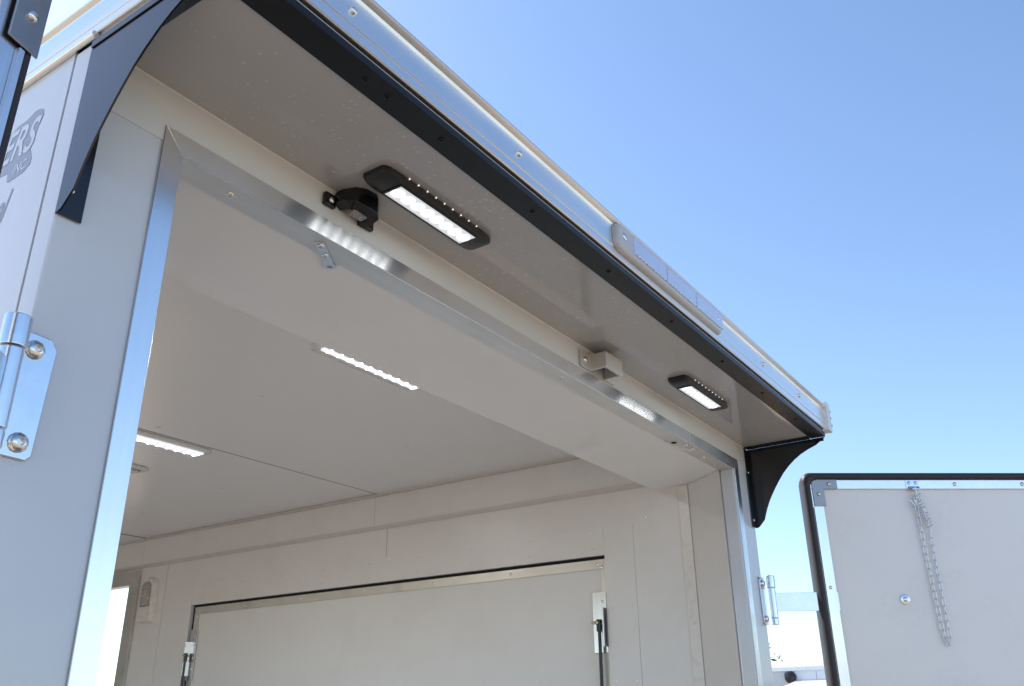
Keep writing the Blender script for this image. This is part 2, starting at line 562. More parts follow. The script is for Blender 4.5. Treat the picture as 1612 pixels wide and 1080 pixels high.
# interior wall skins in panels
SUR = (0.456, 3.145, 1.03, 2.476)      # raised surround of the hatch
wall_cuts = [HATCH, DOORWAY]
for y0, y1 in ((0.2645, 1.690), (1.693, 3.288), (3.292, 4.9), (4.903, YF)):
    wp = holed_wall('wall_panel', 'white_interior', T, XW1, XW1 + 0.005, y0, y1, ZFL, ZC1 + 0.006, wall_cuts)
    if y0 > 3:
        for z in (2.30, 1.9):
            screw(wp, (XW1, y0 + 0.03, z), (-1, 0, 0), 0.005, 0.002, 'screw_steel', 'dome', 'rivet')
    if y0 < 0.5:
        screw(wp, (XW1, 0.40, 2.49), (-1, 0, 0), 0.0045, 0.002, 'screw_steel', 'dome', 'rivet')
for y0, y1 in ((0.2645, 1.690), (1.693, 3.288), (3.292, 4.9), (4.903, YF)):
    if y1 <= FILL_WINDOW[0] or y0 >= FILL_WINDOW[1]:
        box('wall_panel', 'white_interior', T, XW0 - 0.005, XW0, y0, y1, ZFL, ZC2)
    elif y0 > FILL_WINDOW[0] and y1 < FILL_WINDOW[1]:
        box('wall_panel', 'white_interior', T, XW0 - 0.005, XW0, y0, y1, ZFL, FILL_WINDOW[2])
        box('wall_panel', 'white_interior', T, XW0 - 0.005, XW0, y0, y1, FILL_WINDOW[3], ZC2)
    else:
        holed_wall('wall_panel', 'white_interior', T, XW0 - 0.005, XW0, y0, y1, ZFL, ZC2, [FILL_WINDOW])
box('wall_panel', 'white_interior', T, XW0, XW1, YF, YF + 0.02, ZFL, ZC2)

# ---- hatch surround and hatch door in the right wall
sx0, sx1 = XW1 - 0.004, XW1 - 0.0003
sh = box('hatch_surround_board', 'white_interior', T, sx0, sx1, HATCH[0] + 0.0005, HATCH[1] - 0.0005, HATCH[3], SUR[3], 0.0008)
sj0 = box('hatch_surround_board', 'white_interior', T, sx0, sx1, SUR[0], HATCH[0], SUR[2], SUR[3], 0.0008)
sj1 = box('hatch_surround_board', 'white_interior', T, sx0, sx1, HATCH[1], SUR[1], SUR[2], SUR[3], 0.0008)
sb = box('hatch_surround_board', 'white_interior', T, sx0, sx1, HATCH[0] + 0.0005, HATCH[1] - 0.0005, SUR[2], HATCH[2], 0.0008)
for i in range(9):
    y = 0.63 + i * 0.29
    for z in (2.395, 2.455):
        screw(sh, (sx0, y, z), (-1, 0, 0), 0.003, 0.001, 'screw_steel', 'dome', 'rivet')
for i in range(5):
    z = 2.44 - i * 0.26
    for y in (0.475, 0.56):
        screw(sj0, (sx0, y, z), (-1, 0, 0), 0.003, 0.001, 'screw_steel', 'dome', 'rivet')
    screw(sj1, (sx0, 3.11, z), (-1, 0, 0), 0.003, 0.001, 'screw_steel', 'dome', 'rivet')
hx = 2.523                                   # inner face of the hatch leaf
h0, h1, hz0, hz1 = HATCH[0] + 0.004, HATCH[1] - 0.022, HATCH[2] + 0.01, HATCH[3] - 0.012
hd = box('hatch_door', 'white_interior', T, hx, hx + 0.022, h0, h1, hz0, hz1, 0.001, label='closed white flap door with aluminium edging in the side wall')
fw = 0.036
MB().prism([(hx - 0.003, h0, hz1), (hx - 0.003, h1, hz1), (hx - 0.003, h1 - fw, hz1 - fw), (hx - 0.003, h0 + fw * .62, hz1 - fw)], (0.0028, 0, 0)).build('edge_bar', 'hatch_alu', hd, 0.0005, 1)
MB().prism([(hx - 0.003, h0, hz1 - .0008), (hx - 0.003, h0 + fw * .62, hz1 - fw - .0008), (hx - 0.003, h0 + fw * .62, hz0), (hx - 0.003, h0, hz0)], (0.0028, 0, 0)).build('edge_bar', 'hatch_alu', hd, 0.0005, 1)
MB().prism([(hx - 0.003, h1, hz1 - .0008), (hx - 0.003, h1 - fw, hz1 - fw - .0008), (hx - 0.003, h1 - fw, hz0), (hx - 0.003, h1, hz0)], (0.0028, 0, 0)).build('edge_bar', 'hatch_alu', hd, 0.0005, 1)
for y in (0.618, 1.02, 1.42, 1.83, 2.24, 2.63, 2.985):
    screw(hd, (hx - 0.003, y, hz1 - 0.018), (-1, 0, 0), 0.006, 0.003, 'screw_steel', 'dome', 'rivet')
screw(hd, (hx - 0.003, 0.600, hz1 - 0.032), (-1, 0, 0), 0.006, 0.003, 'screw_steel', 'dome', 'rivet')
screw(hd, (hx - 0.003, h1 - 0.018, hz1 - 0.045), (-1, 0, 0), 0.006, 0.003, 'screw_steel', 'dome', 'rivet')
# dark strips filling the gap round the leaf
MB().box(hx + 0.004, hx + 0.012, HATCH[0] + 0.0005, HATCH[1] - 0.0005, hz1 + 0.0005, HATCH[3] - 0.0005).build('gap_fill', 'dark_gap', hd)
MB().box(hx + 0.004, hx + 0.012, h1 + 0.0005, HATCH[1] - 0.0005, hz0, hz1).build('gap_fill', 'dark_gap', hd)
# strut brackets + gas struts
def strut(yb0, yb1, zt, zb, ysr, side):
    br = box('strut_bracket', 'alu_z', T, hx - 0.0065, hx - 0.0032, yb0, yb1, zb, zt, 0.0006, label='plain aluminium bracket plate holding a black gas strut')
    MB().box(hx - 0.035, hx - 0.0066, yb1 - 0.004 if side else yb0, yb1 if side else yb0 + 0.004, zb + 0.02, zt - 0.06).build('bracket_fin', 'alu_z', br, 0.0006)
    for k in range(4):
        screw(br, (hx - 0.0065, yb0 + 0.016, zt - 0.035 - k * 0.042 * (1 if k < 2 else 1.25)), (-1, 0, 0), 0.005, 0.003, 'screw_steel', 'dome', 'rivet')
    zc = (zt + zb) / 2 - 0.005
    st = MB()
    st.tube([(hx - 0.024, ysr, zc + 0.012), (hx - 0.024, ysr, zc - 0.03)], 0.0105, 14)
    st.tube([(hx - 0.024, ysr, zc - 0.0302), (hx - 0.026, ysr + 0.0, zc - 0.36)], 0.0065, 12)
    st.tube([(hx - 0.026, ysr, zc - 0.3602), (hx - 0.030, ysr, zc - 0.85)], 0.011, 12)
    so = st.build('gas_strut', 'black_gloss_plastic', T, label='black gas strut beside the flap door')
    MB().cyl((hx - 0.040, ysr, zc), (hx - 0.0068, ysr, zc), 0.0045, 10).build('ball_stud', 'brass', so)
    if side == 0:
        MB().cyl((hx - 0.024, ysr + 0.012, zc + 0.002), (hx - 0.024, ysr + 0.03, zc + 0.002), 0.006, 8).build('stud_nut', 'screw_steel', so)
strut(0.588, 0.646, 2.236, 2.02, 0.612, 0)
strut(2.975, 3.028, 2.245, 2.00, 3.024, 1)

# ---- side doorway frame in the right wall, standing open
dx0, dx1 = XW1 - 0.014, XW1 - 0.0004
MB().box(dx0, dx1, DOORWAY[0] - 0.075, DOORWAY[0], ZFL, DOORWAY[3] + 0.075).build('doorway_post', 'hatch_alu', T, 0.001)
MB().box(dx0, dx1, DOORWAY[1], DOORWAY[1] + 0.075, ZFL, DOORWAY[3] + 0.075).build('doorway_post', 'hatch_alu', T, 0.001)
dh = MB().box(dx0, dx1, DOORWAY[0] + 0.0006, DOORWAY[1] - 0.0006, DOORWAY[3], DOORWAY[3] + 0.075).build('doorway_head', 'hatch_alu', T, 0.001)
for p in ((3.56, 2.56), (3.548, 2.545), (3.555, 2.27)):
    screw(dh, (dx0, p[0], p[1]), (-1, 0, 0), 0.005, 0.002, 'screw_steel', 'socket')
MB().box(dx0 + 0.004, 2.549, DOORWAY[0] + 0.0003, DOORWAY[0] + 0.012, ZFL, DOORWAY[3] - 0.001).build('doorway_stop', 'hatch_alu', T)

# ---- white dome lamp beside the doorway
dl = MB()
def dome_ring(off, out):
    pts = []
    y0, y1, z0, z1 = 3.345, 3.475, 2.300, 2.545
    y0 += off; y1 -= off; z0 += off; z1 -= off
    r = (y1 - y0) / 2
    pts.append((XW1 - out, y1, z0)); pts.append((XW1 - out, y0, z0))
    for k in range(13):
        a = math.pi * k / 12
        pts.append((XW1 - out, (y0 + y1) / 2 - r * math.cos(a), z1 - r + r * math.sin(a)))
    return pts
dl.loft([dome_ring(0, 0.0005), dome_ring(0.002, 0.016), dome_ring(0.012, 0.030), dome_ring(0.016, 0.0305)])
dlo = dl.build('dome_lamp', 'white_plastic', T, label='unlit white arched lamp with clear lens beside the doorway')
ln = MB()
def lens_ring(off, out):
    pts = []
    y0, y1, z0, z1 = 3.372 + off, 3.448 - off, 2.385 + off, 2.520 - off
    r = (y1 - y0) / 2
    pts.append((XW1 - out, y1, z0)); pts.append((XW1 - out, y0, z0))
    for k in range(13):
        a = math.pi * k / 12
        pts.append((XW1 - out, (y0 + y1) / 2 - r * math.cos(a), z1 - r + r * math.sin(a)))
    return pts
ln.loft([lens_ring(0, 0.0307), lens_ring(0.002, 0.040), lens_ring(0.012, 0.046)])
ln.build('lens', 'dome_lens', dlo)
MB().box(XW1 - 0.038, XW1 - 0.0308, 3.395, 3.425, 2.40, 2.46).build('bulb_holder', 'hatch_alu', dlo)
MB().box(XW1 - 0.040, XW1 - 0.0308, 3.395, 3.425, 2.335, 2.350).build('switch', 'white_plastic', dlo, 0.001)

# ---- ceiling lamps
def ceiling_lamp(xc, yc, lit, length=0.46, wid=0.125, label=None):
    hl, hw = length / 2, wid / 2
    zt = ZC2
    def ring(dx, dy, z):
        a, c, ch = hl - dx, hw - dy, 0.03
        return [(xc - a, yc - c + ch, z), (xc - a + ch, yc - c, z), (xc + a - ch, yc - c, z), (xc + a, yc - c + ch, z), (xc + a, yc + c - ch, z), (xc + a - ch, yc + c, z), (xc - a + ch, yc + c, z), (xc - a, yc + c - ch, z)]
    o = MB().loft([ring(0, 0, zt - 0.0003), ring(0.002, 0.002, zt - 0.003), ring(0.02, 0.018, zt - 0.006), ring(0.03, 0.03, zt - 0.0062)]).build('ceiling_lamp', 'white_plastic', T, label=label)
    L, Wd = length - 0.06, wid - 0.075
    lens = MB().box(xc - L / 2, xc + L / 2, yc - Wd / 2, yc + Wd / 2, zt - 0.013, zt - 0.0064).build('lens', 'led_strip' if lit else 'dome_lens', o, 0.004, 2)
    if lit:
        n = 10
        me = None
        for k in range(n):
            for r in (-1, 0, 1):
                p = (xc - L / 2 + L * (k + 0.5) / n, yc + r * Wd * 0.3, zt - 0.0133)
                if me is None:
                    disc = MB()
                    disc.bm.faces.new([disc.bm.verts.new((p[0] + 0.0038 * math.cos(2 * math.pi * a_ / 12), p[1] + 0.0038 * math.sin(2 * math.pi * a_ / 12), p[2])) for a_ in range(12)])
                    q = disc.build('led', 'led_strip_dot', lens, smooth=False)
                    me = q.data; c0 = WLOC[q.name] - Vector(p)
                else:
                    place('led', me, Vector(p) + c0, lens)
    return o
ceiling_lamp(1.300, 0.661, True, label='lit white strip lamp just behind the rear header')
ceiling_lamp(1.375, 1.832, True, label='lit white strip lamp at the ceiling joint')
ceiling_lamp(1.385, 2.250, False, label='unlit white strip lamp deeper in the trailer')

# ================================================================== spoiler edge: strip, fascia rail, side rails
# black angle under the edge
st = MB()
st.prism([(0.0, -0.2348, ZS - 0.0025), (0.0, -0.2352, ZS - 0.0003), (0.0, -0.2825, ZS - 0.0003), (0.0, -0.2825, ZS + 0.0120), (0.0, -0.2852, ZS + 0.0120), (0.0, -0.2852, ZS - 0.0025)], (W, 0, 0))
strip = st.build('black_edge_strip', 'black_strip_paint', T, 0.0006, 1, label='black metal angle along the spoiler edge')
box('edge_gap_fill', 'dark_gap', T, 0.003, W - 0.003, -0.2815, -0.262, ZS + 0.0202, ZS + 0.026)  # dark strip filling the recess below the rail
for x in (0.28, 0.328, 0.463, 0.74, 1.04, 1.36, 1.68, 1.992, 2.30):
    screw(strip, (x, -0.262, ZS - 0.0025), (0, 0, -1), 0.0058, 0.003, 'black_strip_paint', 'socket')
RZ = 2.7135
def rail_profile():
    # (outward distance beyond the sheet, z)
    return [(-0.014, RZ), (0.0, RZ), (0.0025, RZ + 0.002), (0.0025, RZ + 0.018), (0.0005, RZ + 0.0195), (0.0005, RZ + 0.0205), (0.0025, RZ + 0.022), (0.0025, RZ + 0.071), (0.005, RZ + 0.076), (0.0125, RZ + 0.080), (0.0145, RZ + 0.082), (0.0145, RZ + 0.0855), (0.012, RZ + 0.0875), (-0.02, RZ + 0.0985), (-0.02, RZ + 0.094)]
fas = MB().prism([(-0.010, -0.2850 - u, z) for u, z in rail_profile()], (W + 0.028, 0, 0)).build('rear_roof_rail', 'alu_rail', T, ang=25, label='extruded aluminium rail along the top rear edge')
def side_profile():
    return [(u * 0.62, 2.7025 + (z - RZ) * 0.78) for u, z in rail_profile()]
MB().prism([(-u - 0.001, -0.283, z) for u, z in side_profile()], (0, 6.80, 0)).build('side_roof_rail', 'alu_y', T, ang=25)
MB().prism([(W + u + 0.001, -0.283, z) for u, z in side_profile()], (0, 6.80, 0)).build('side_roof_rail', 'alu_y', T, ang=25)
box('rail_backing', 'white_skin', T, 0.002, W - 0.002, -0.2840, -0.270, RZ + 0.001, 2.778)
for x in (0.657, 1.953, 2.29, 0.22):
    screw(fas, (x, -0.2875, RZ + 0.047), (0, -1, 0), 0.0075, 0.006, 'screw_steel', 'dome', 'bolt')
# corner casting at the right end of the rail
cc = box('rail_end_cap', 'cast_alu', T, 2.553, 2.592, -0.303, -0.255, RZ - 0.006, RZ + 0.100, 0.003)
cc2 = box('end_lug', 'cast_alu', cc, 2.5925, 2.600, -0.292, -0.262, RZ + 0.060, RZ + 0.082, 0.002)
box('end_lug', 'cast_alu', cc, 2.5925, 2.600, -0.292, -0.262, RZ + 0.010, RZ + 0.030, 0.002)
for z in (0.02, 0.047, 0.071):
    screw(cc, (2.592, -0.299, RZ + z), (1, -0.3, 0), 0.006, 0.008, 'screw_steel', 'dome', 'bolt')
# wall-top trim ends by the left spoiler bracket
MB().cyl((-0.003, -0.008, 2.697), (-0.003, 6.45, 2.697), 0.006, 10).build('wall_top_trim', 'alu_y', T)
MB().cyl((W + 0.003, -0.008, 2.697), (W + 0.003, 6.45, 2.697), 0.006, 10).build('wall_top_trim', 'alu_y', T)
box('side_gap_shade', 'dark_gap', T, 0.0035, 0.006, -0.280, 6.45, 2.700, 2.720)  # shadowed gap under the rail, painted as a dark strip
box('side_gap_shade', 'dark_gap', T, W - 0.006, W - 0.0035, -0.280, 6.45, 2.700, 2.720)

# clear three-lamp marker bar on the rail
mbar = MB()
yb = -0.2878
def bar_ring(e, out):
    x0, x1, z0, z1 = 1.018 + e, 1.612 - e, RZ + 0.014 + e, RZ + 0.083 - e * 0.8
    r = 0.020
    pts = []
    for (cx, cz, a0) in ((x1 - r, z1 - r, 0), (x0 + r, z1 - r, 90), (x0 + r, z0 + r, 180), (x1 - r, z0 + r, 270)):
        for k in range(4):
            a = rad(a0 + k * 30)
            pts.append((cx + r * math.cos(a), yb - out, cz + r * math.sin(a)))
    return pts
mbar.loft([bar_ring(0, 0.0), bar_ring(0.002, 0.008), bar_ring(0.007, 0.013), bar_ring(0.011, 0.0135)])
mb = mbar.build('marker_light_bar', 'clear_lens', T, label='unlit clear plastic marker light bar on the rear roof rail')
for k in range(3):
    xa = 1.095 + k * 0.172
    pr = MB()
    for j in range(10):
        x = xa + j * 0.0165
        pr.prism([(x, yb - 0.0138, RZ + 0.028), (x + 0.008, yb - 0.0180, RZ + 0.028), (x + 0.016, yb - 0.0138, RZ + 0.028)], (0, 0, 0.042))
    pr.build('lens_prism', 'lens_facet', mb, smooth=False)
for x in (1.050, 1.580):
    screw(mb, (x, yb - 0.0136, RZ + 0.052), (0, -1, 0), 0.009, 0.003, 'screw_steel', 'socket')

# ---- spoiler brackets
CURVE = [(0.0, 2.404), (-0.012, 2.407), (-0.034, 2.430), (-0.040, 2.447), (-0.048, 2.468), (-0.060, 2.494), (-0.073, 2.516), (-0.087, 2.538), (-0.104, 2.562), (-0.122, 2.585), (-0.142, 2.605), (-0.165, 2.624), (-0.190, 2.640), (-0.218, 2.653), (-0.246, 2.663), (-0.280, 2.686), (-0.280, ZS - 0.0035), (0.0, ZS - 0.0035)]
for s in (0, 1):
    def fx(p, s=s):
        return (W - p[0], p[1], p[2]) if s else p
    plate = MB().prism([fx((-0.002, y - 0.003, z)) for y, z in CURVE], ((-0.003 if s else 0.003), 0, 0)).build('spoiler_bracket', 'black_paint', T, 0.0006, 1, label='black curved bracket at the right end of the spoiler' if s else 'black curved bracket at the left end, reflecting the sky')
    MB().box(0.0012, 0.0335, -0.0045, -0.0020, 2.405, ZS - 0.0042, fx).build('wall_flange', 'black_paint', plate, 0.0005, 1)
    MB().box(0.0012, 0.036, -0.2335, -0.0052, ZS - 0.0035, ZS - 0.0012, fx).build('soffit_flange', 'black_paint', plate, 0.0005, 1)
    for z in (2.445, 2.62) if not s else (2.43, 2.60):
        screw(plate, fx((0.012 if not s else 0.016, -0.0045, z)), (0, -1, 0), 0.0048, 0.003, 'screw_steel', 'dome')
    for y in (-0.05, -0.125, -0.205):
        screw(plate, fx((0.018, y, ZS - 0.0035)), (0, 0, -1), 0.0048, 0.0025, 'black_strip_paint', 'dome')
    # folded rib along the top of the plate on the outside
    MB().box(-0.0042, -0.0022, -0.277, -0.004, ZS - 0.016, ZS - 0.0042, fx).build('top_fold', 'black_paint', plate, 0.0006, 1)

# ---- lit scene lamps under the spoiler
def scene_lamp(xc, label):
    L = 0.318
    prof = [(-0.0760, 0.0), (-0.0775, -0.0080), (-0.0830, -0.0155), (-0.0905, -0.0185), (-0.1365, -0.0180), (-0.1420, -0.0150), (-0.1430, -0.0070), (-0.1400, 0.0)]
    cy = -0.108
    rings = []
    for t, sc in ((-1, 0.30), (-0.985, 0.55), (-0.955, 0.76), (-0.91, 0.90), (-0.85, 0.97), (-0.76, 1.0), (0.76, 1.0), (0.85, 0.97), (0.91, 0.90), (0.955, 0.76), (0.985, 0.55), (1, 0.30)):
        rings.append([(xc + t * L / 2, cy + (y - cy) * (0.55 + 0.45 * sc), ZS - 0.0004 + z * (0.4 + 0.6 * sc)) for y, z in prof])
    o = MB().loft(rings).build('scene_lamp', 'black_plastic', T, ang=28, label=label)
    x0, x1 = xc - 0.1105, xc + 0.1105
    ya, yb_ = -0.1330, -0.0930
    zt = ZS - 0.0188
    be = MB()
    ro = [(x0 - 0.004, ya - 0.003), (x1 + 0.004, ya - 0.003), (x1 + 0.004, yb_ + 0.003), (x0 - 0.004, yb_ + 0.003)]
    ri = [(x0 - 0.0003, ya - 0.0003), (x1 + 0.0003, ya - 0.0003), (x1 + 0.0003, yb_ + 0.0003), (x0 - 0.0003, yb_ + 0.0003)]
    be.loft([[(x, y, zt + 0.003) for x, y in ro], [(x, y, zt - 0.002) for x, y in ro], [(x, y, zt - 0.002) for x, y in ri], [(x, y, zt + 0.003) for x, y in ri]], False, True)
    be.build('bezel', 'black_plastic', o, smooth=False)
    panel = box('lens', 'led_panel', o, x0, x1, ya, yb_, zt - 0.0012, zt + 0.002)
    n = 8
    me = None
    for k in range(n):
        p = Vector((x0 + (x1 - x0) * (k + 0.5) / n, (ya + yb_) / 2, zt - 0.0014))
        if me is None:
            q = MB().tube([p + Vector((0, 0, 0.0001)), p + Vector((0, 0, -0.0010))], [0.0134, 0.0125], 16).build('led_cup', 'led_cup', panel)
            me = q.data; c0 = WLOC[q.name] - p
            r_ = MB().tube([p + Vector((0, 0, -0.0011)), p + Vector((0, 0, -0.0020))], [0.0058, 0.0045], 12).build('led', 'led_dot', panel)
            me2 = r_.data; c2 = WLOC[r_.name] - p
        else:
            place('led_cup', me, p + c0, panel)
            place('led', me2, p + c2, panel)
    # glowing flecks imitating LED sparkle reflected along the mounting edge
    for k in range(9):
        p = Vector((x0 + 0.012 + (x1 - x0 - 0.02) * k / 8, -0.1415, ZS - 0.0016))
        if k == 0:
            q = MB().box(p.x - 0.0010, p.x + 0.0010, p.y - 0.0006, p.y + 0.0008, p.z - 0.0003, p.z + 0.0012).build('edge_glint', 'led_glint', o)
            m2 = q.data; c1 = WLOC[q.name] - p
        else:
            place('edge_glint', m2, p + c1, o)
    return o
scene_lamp(0.6210, 'lit black scene lamp beside the small number plate lamp')
scene_lamp(1.8750, 'lit black scene lamp nearest the right spoiler bracket')

# ---- number plate lamp on the header
pl = MB()
z0, z1 = 2.648, 2.690
outer = [(0.474, -0.002), (0.474, -0.020), (0.484, -0.046), (0.500, -0.059), (0.528, -0.062), (0.546, -0.048), (0.551, -0.030), (0.551, -0.002), (0.536, -0.002), (0.535, -0.026), (0.528, -0.036), (0.502, -0.036), (0.493, -0.020), (0.491, -0.002)]
pl.loft([[(x, y, z0 + max(0.0, (0.505 - x) * 0.55)) for x, y in outer], [(x, y, z1 - 0.010) for x, y in outer], [(0.512 + (x - 0.512) * 0.90, -0.03 + (y + 0.03) * 0.90, z1) for x, y in outer]])
plo = pl.build('plate_lamp', 'black_gloss_plastic', T, 0.0012, 2, label='small black number plate lamp with loose wire on the header')
MB().box(0.446, 0.4735, -0.012, -0.0018, 2.648, 2.674).build('ear', 'black_gloss_plastic', plo, 0.003, 2)
MB().box(0.5515, 0.5720, -0.012, -0.0018, 2.648, 2.670).build('ear', 'black_gloss_plastic', plo, 0.003, 2)
screw(plo, (0.460, -0.012, 2.660), (0, -1, 0), 0.006, 0.004, 'screw_steel', 'dome')
MB().box(0.497, 0.535, -0.0355, -0.012, 2.650, 2.684).build('lens', 'dome_lens', plo, 0.003, 2)
MB().tube([(0.500, -0.024, 2.655), (0.492, -0.03, 2.646), (0.484, -0.034, 2.636), (0.482, -0.036, 2.630)], 0.0018, 8).build('wire', 'copper_wire', plo)

# ---- cast latch keeper on the header
kp = MB()
prof = [(1.352, -0.002), (1.352, -0.008), (1.398, -0.008), (1.398, -0.056), (1.490, -0.056), (1.490, -0.008), (1.536, -0.008), (1.536, -0.002), (1.482, -0.002), (1.482, -0.048), (1.406, -0.048), (1.406, -0.002)]
kp.prism([(x, y, 2.630) for x, y in prof], (0, 0, 0.044))
kpo = kp.build('latch_keeper', 'cast_alu', T, 0.002, 2, label='cast metal latch keeper bolted to the header')
MB().box(1.4062, 1.4818, -0.0479, -0.003, 2.6645, 2.672).build('keeper_top', 'cast_alu', kpo, 0.001)
screw(kpo, (1.374, -0.008, 2.652), (0, -1, 0), 0.009, 0.005, 'screw_steel', 'socket', 'bolt')
screw(kpo, (1.514, -0.008, 2.652), (0, -1, 0), 0.009, 0.005, 'screw_steel', 'socket', 'bolt')

# ---- small things screwed to the header trim
for x in (0.272, 1.298):
    screw(hret, (x, 0.0215, ZH), (0, 0, -1), 0.0066, 0.004, 'screw_steel', 'socket')
screw(hret, (2.205, 0.028, ZH), (0, 0, -1), 0.0066, 0.004, 'screw_steel', 'socket')
screw(jret, (XO1, 0.022, 2.525), (-1, 0, 0), 0.009, 0.005, 'screw_steel', 'dome')
for z in (2.0, 1.5, 1.0):
    screw(jret, (XO1, 0.022, z), (-1, 0, 0), 0.009, 0.005, 'screw_steel', 'dome')
# strap tab, rotated about its first screw
a = math.atan2(0.047, 0.070)
def tabf(p):
    x, y, z = p
    return (0.4738 + x * math.cos(a) - y * math.sin(a), 0.0217 + x * math.sin(a) + y * math.cos(a), z)
tb = MB()
hole = []
outl = []
for k in range(16):
    t = 2 * math.pi * k / 16
    hole.append((0.080 + 0.0058 * math.cos(t), 0.0058 * math.sin(t)))
    outl.append((0.080 + 0.0115 * math.cos(t), 0.0115 * math.sin(t)))
tb.loft([[tabf((x, y, ZH - 0.0005)) for x, y in outl], [tabf((x, y, ZH - 0.0025)) for x, y in outl], [tabf((x, y, ZH - 0.0025)) for x, y in hole], [tabf((x, y, ZH - 0.0005)) for x, y in hole]], False, True)
tb.box(-0.012, 0.0725, -0.0095, 0.0095, ZH - 0.0024, ZH - 0.0006, tabf)
tbo = tb.build('strap_tab', 'zinc', T, label='small metal strap tab screwed under the header')
screw(tbo, tabf((0, 0, ZH - 0.0025)), (0, 0, -1), 0.0066, 0.004, 'screw_steel', 'socket')
screw(tbo, tabf((0.036, 0, ZH - 0.0025)), (0, 0, -1), 0.0066, 0.004, 'screw_steel', 'socket')
# loose wire near the right end of the header trim
wi = MB()
def onret(px):  # along the return underside
    return px
wi.tube([(1.955, 0.047, ZH - 0.004), (1.975, 0.046, ZH + 0.0), (1.985, 0.040, ZH - 0.010), (2.01, 0.030, ZH - 0.013), (2.05, 0.022, ZH - 0.011), (2.085, 0.018, ZH - 0.006)], 0.0016, 8)
wo_ = wi.build('wire_tail', 'white_wire', T, label='short loose white wire at the right end of the header')
MB().cyl((1.99, 0.034, ZH - 0.0006), (1.99, 0.034, ZH - 0.0012), 0.009, 14).build('wire_hole', 'dark_gap', wo_)
for x in (2.04, 2.09):
    screw(hret, (x, 0.0165, ZH), (0, 0, -1), 0.0066, 0.004, 'screw_steel', 'socket')
# stain on the header face near the right end
MB().box(2.03, 2.42, -0.0047, -0.0041, ZH + 0.004, ZH + 0.034).build('sealant_smear', 'alu_stained', T)

# ---- lettering on the left wall
def text_mesh(body, size, shear, offset, mat, parent, name, y_end, z_base, xout, squeeze=1.0, spacing=1.0):
    cu = bpy.data.curves.new(name, 'FONT')
    cu.body = body
    cu.size = size
    cu.shear = shear
    cu.offset = 0.0 if offset > 0.002 else offset
    if offset > 0.002:
        cu.bevel_depth = offset
        cu.bevel_resolution = 2
    cu.space_character = spacing
    cu.align_x = 'RIGHT'
    cu.resolution_u = 4
    tmp = bpy.data.objects.new(name, cu)
    COL.objects.link(tmp)
    dg = bpy.context.evaluated_depsgraph_get()
    me = bpy.data.meshes.new_from_object(tmp.evaluated_get(dg))
    bpy.data.objects.remove(tmp, do_unlink=True)
    # text x runs towards -y on the left wall
    for v in me.vertices:
        tx, ty = v.co.x * squeeze, v.co.y
        v.co = Vector((-v.co.z * 0.03, -tx, ty))
    me.materials.clear()
    me.materials.append(MATS[mat])
    return place(name, me, (xout, y_end, z_base), parent)
blob = [(0.0994, 2.6072), (0.1035, 2.6185), (0.1133, 2.624), (0.1266, 2.6258), (0.1463, 2.6187), (0.1718, 2.6171), (0.1845, 2.6110), (0.2032, 2.6124), (0.2225, 2.6098), (0.62, 2.612), (0.62, 2.536), (0.20, 2.536), (0.168, 2.532), (0.1640, 2.5160), (0.1567, 2.5140), (0.1194, 2.5161), (0.1056, 2.5245), (0.1055, 2.5364), (0.113, 2.5495), (0.1188, 2.559), (0.1099, 2.5726), (0.1079, 2.5882)]
MB().prism([(-0.0002, y, z) for y, z in blob], (-0.0004, 0, 0)).build('lettering_backing', 'logo_grey', T, smooth=False, label='grey outline printed behind the side lettering')
text_mesh('TRAILERS', 0.080, 0.32, 0.0012, 'logo_white', T, 'lettering', 0.112, 2.5535, -0.0010, 0.72, 1.0)
text_mesh('INC.', 0.0235, 0.25, 0.0004, 'logo_white', T, 'lettering', 0.114, 2.5225, -0.0010, 0.85, 1.0)
text_mesh('National', 0.072, 0.45, 0.001, 'logo_grey', T, 'lettering', 0.148, 2.446, -0.0006, 0.6, 0.95)

# ================================================================== hinges and rear doors
def hinge(side, label):
    s = side
    def fx(p):
        return (W - p[0], p[1], p[2]) if s else p
    leaf = MB().prism([fx(p) for p in [(-0.016, -0.0005, 2.082), (0.026, -0.0005, 2.080), (0.032, -0.0005, 2.087), (0.037, -0.0005, 2.222), (0.029, -0.0005, 2.235), (-0.016, -0.0005, 2.238)]], (0, -0.0045, 0)).build('hinge', 'zinc', T, 0.0014, 2, label=label)
    cx, cy = -0.024, -0.022
    for z0, z1, r in ((2.203, 2.2425, 0.0155), (2.104, 2.2015, 0.0135), (2.082, 2.1025, 0.0125)):
        MB().cyl(fx((cx, cy, z0)), fx((cx, cy, z1)), r, 24).build('knuckle', 'zinc', leaf, 0.0015, 2)
    MB().cyl(fx((cx, cy, 2.2426)), fx((cx, cy, 2.2455)), 0.008, 14).build('pin', 'screw_steel', leaf)
    for x, z in ((0.0100, 2.215), (0.0135, 2.099)):
        screw(leaf, fx((x, -0.005, z)), (0, -1, 0), 0.0125, 0.008, 'screw_steel', 'socket', 'bolt')
    return leaf
hinge(0, 'zinc strap hinge on the left rear corner post')
hinge(1, 'zinc strap hinge on the right rear corner post')

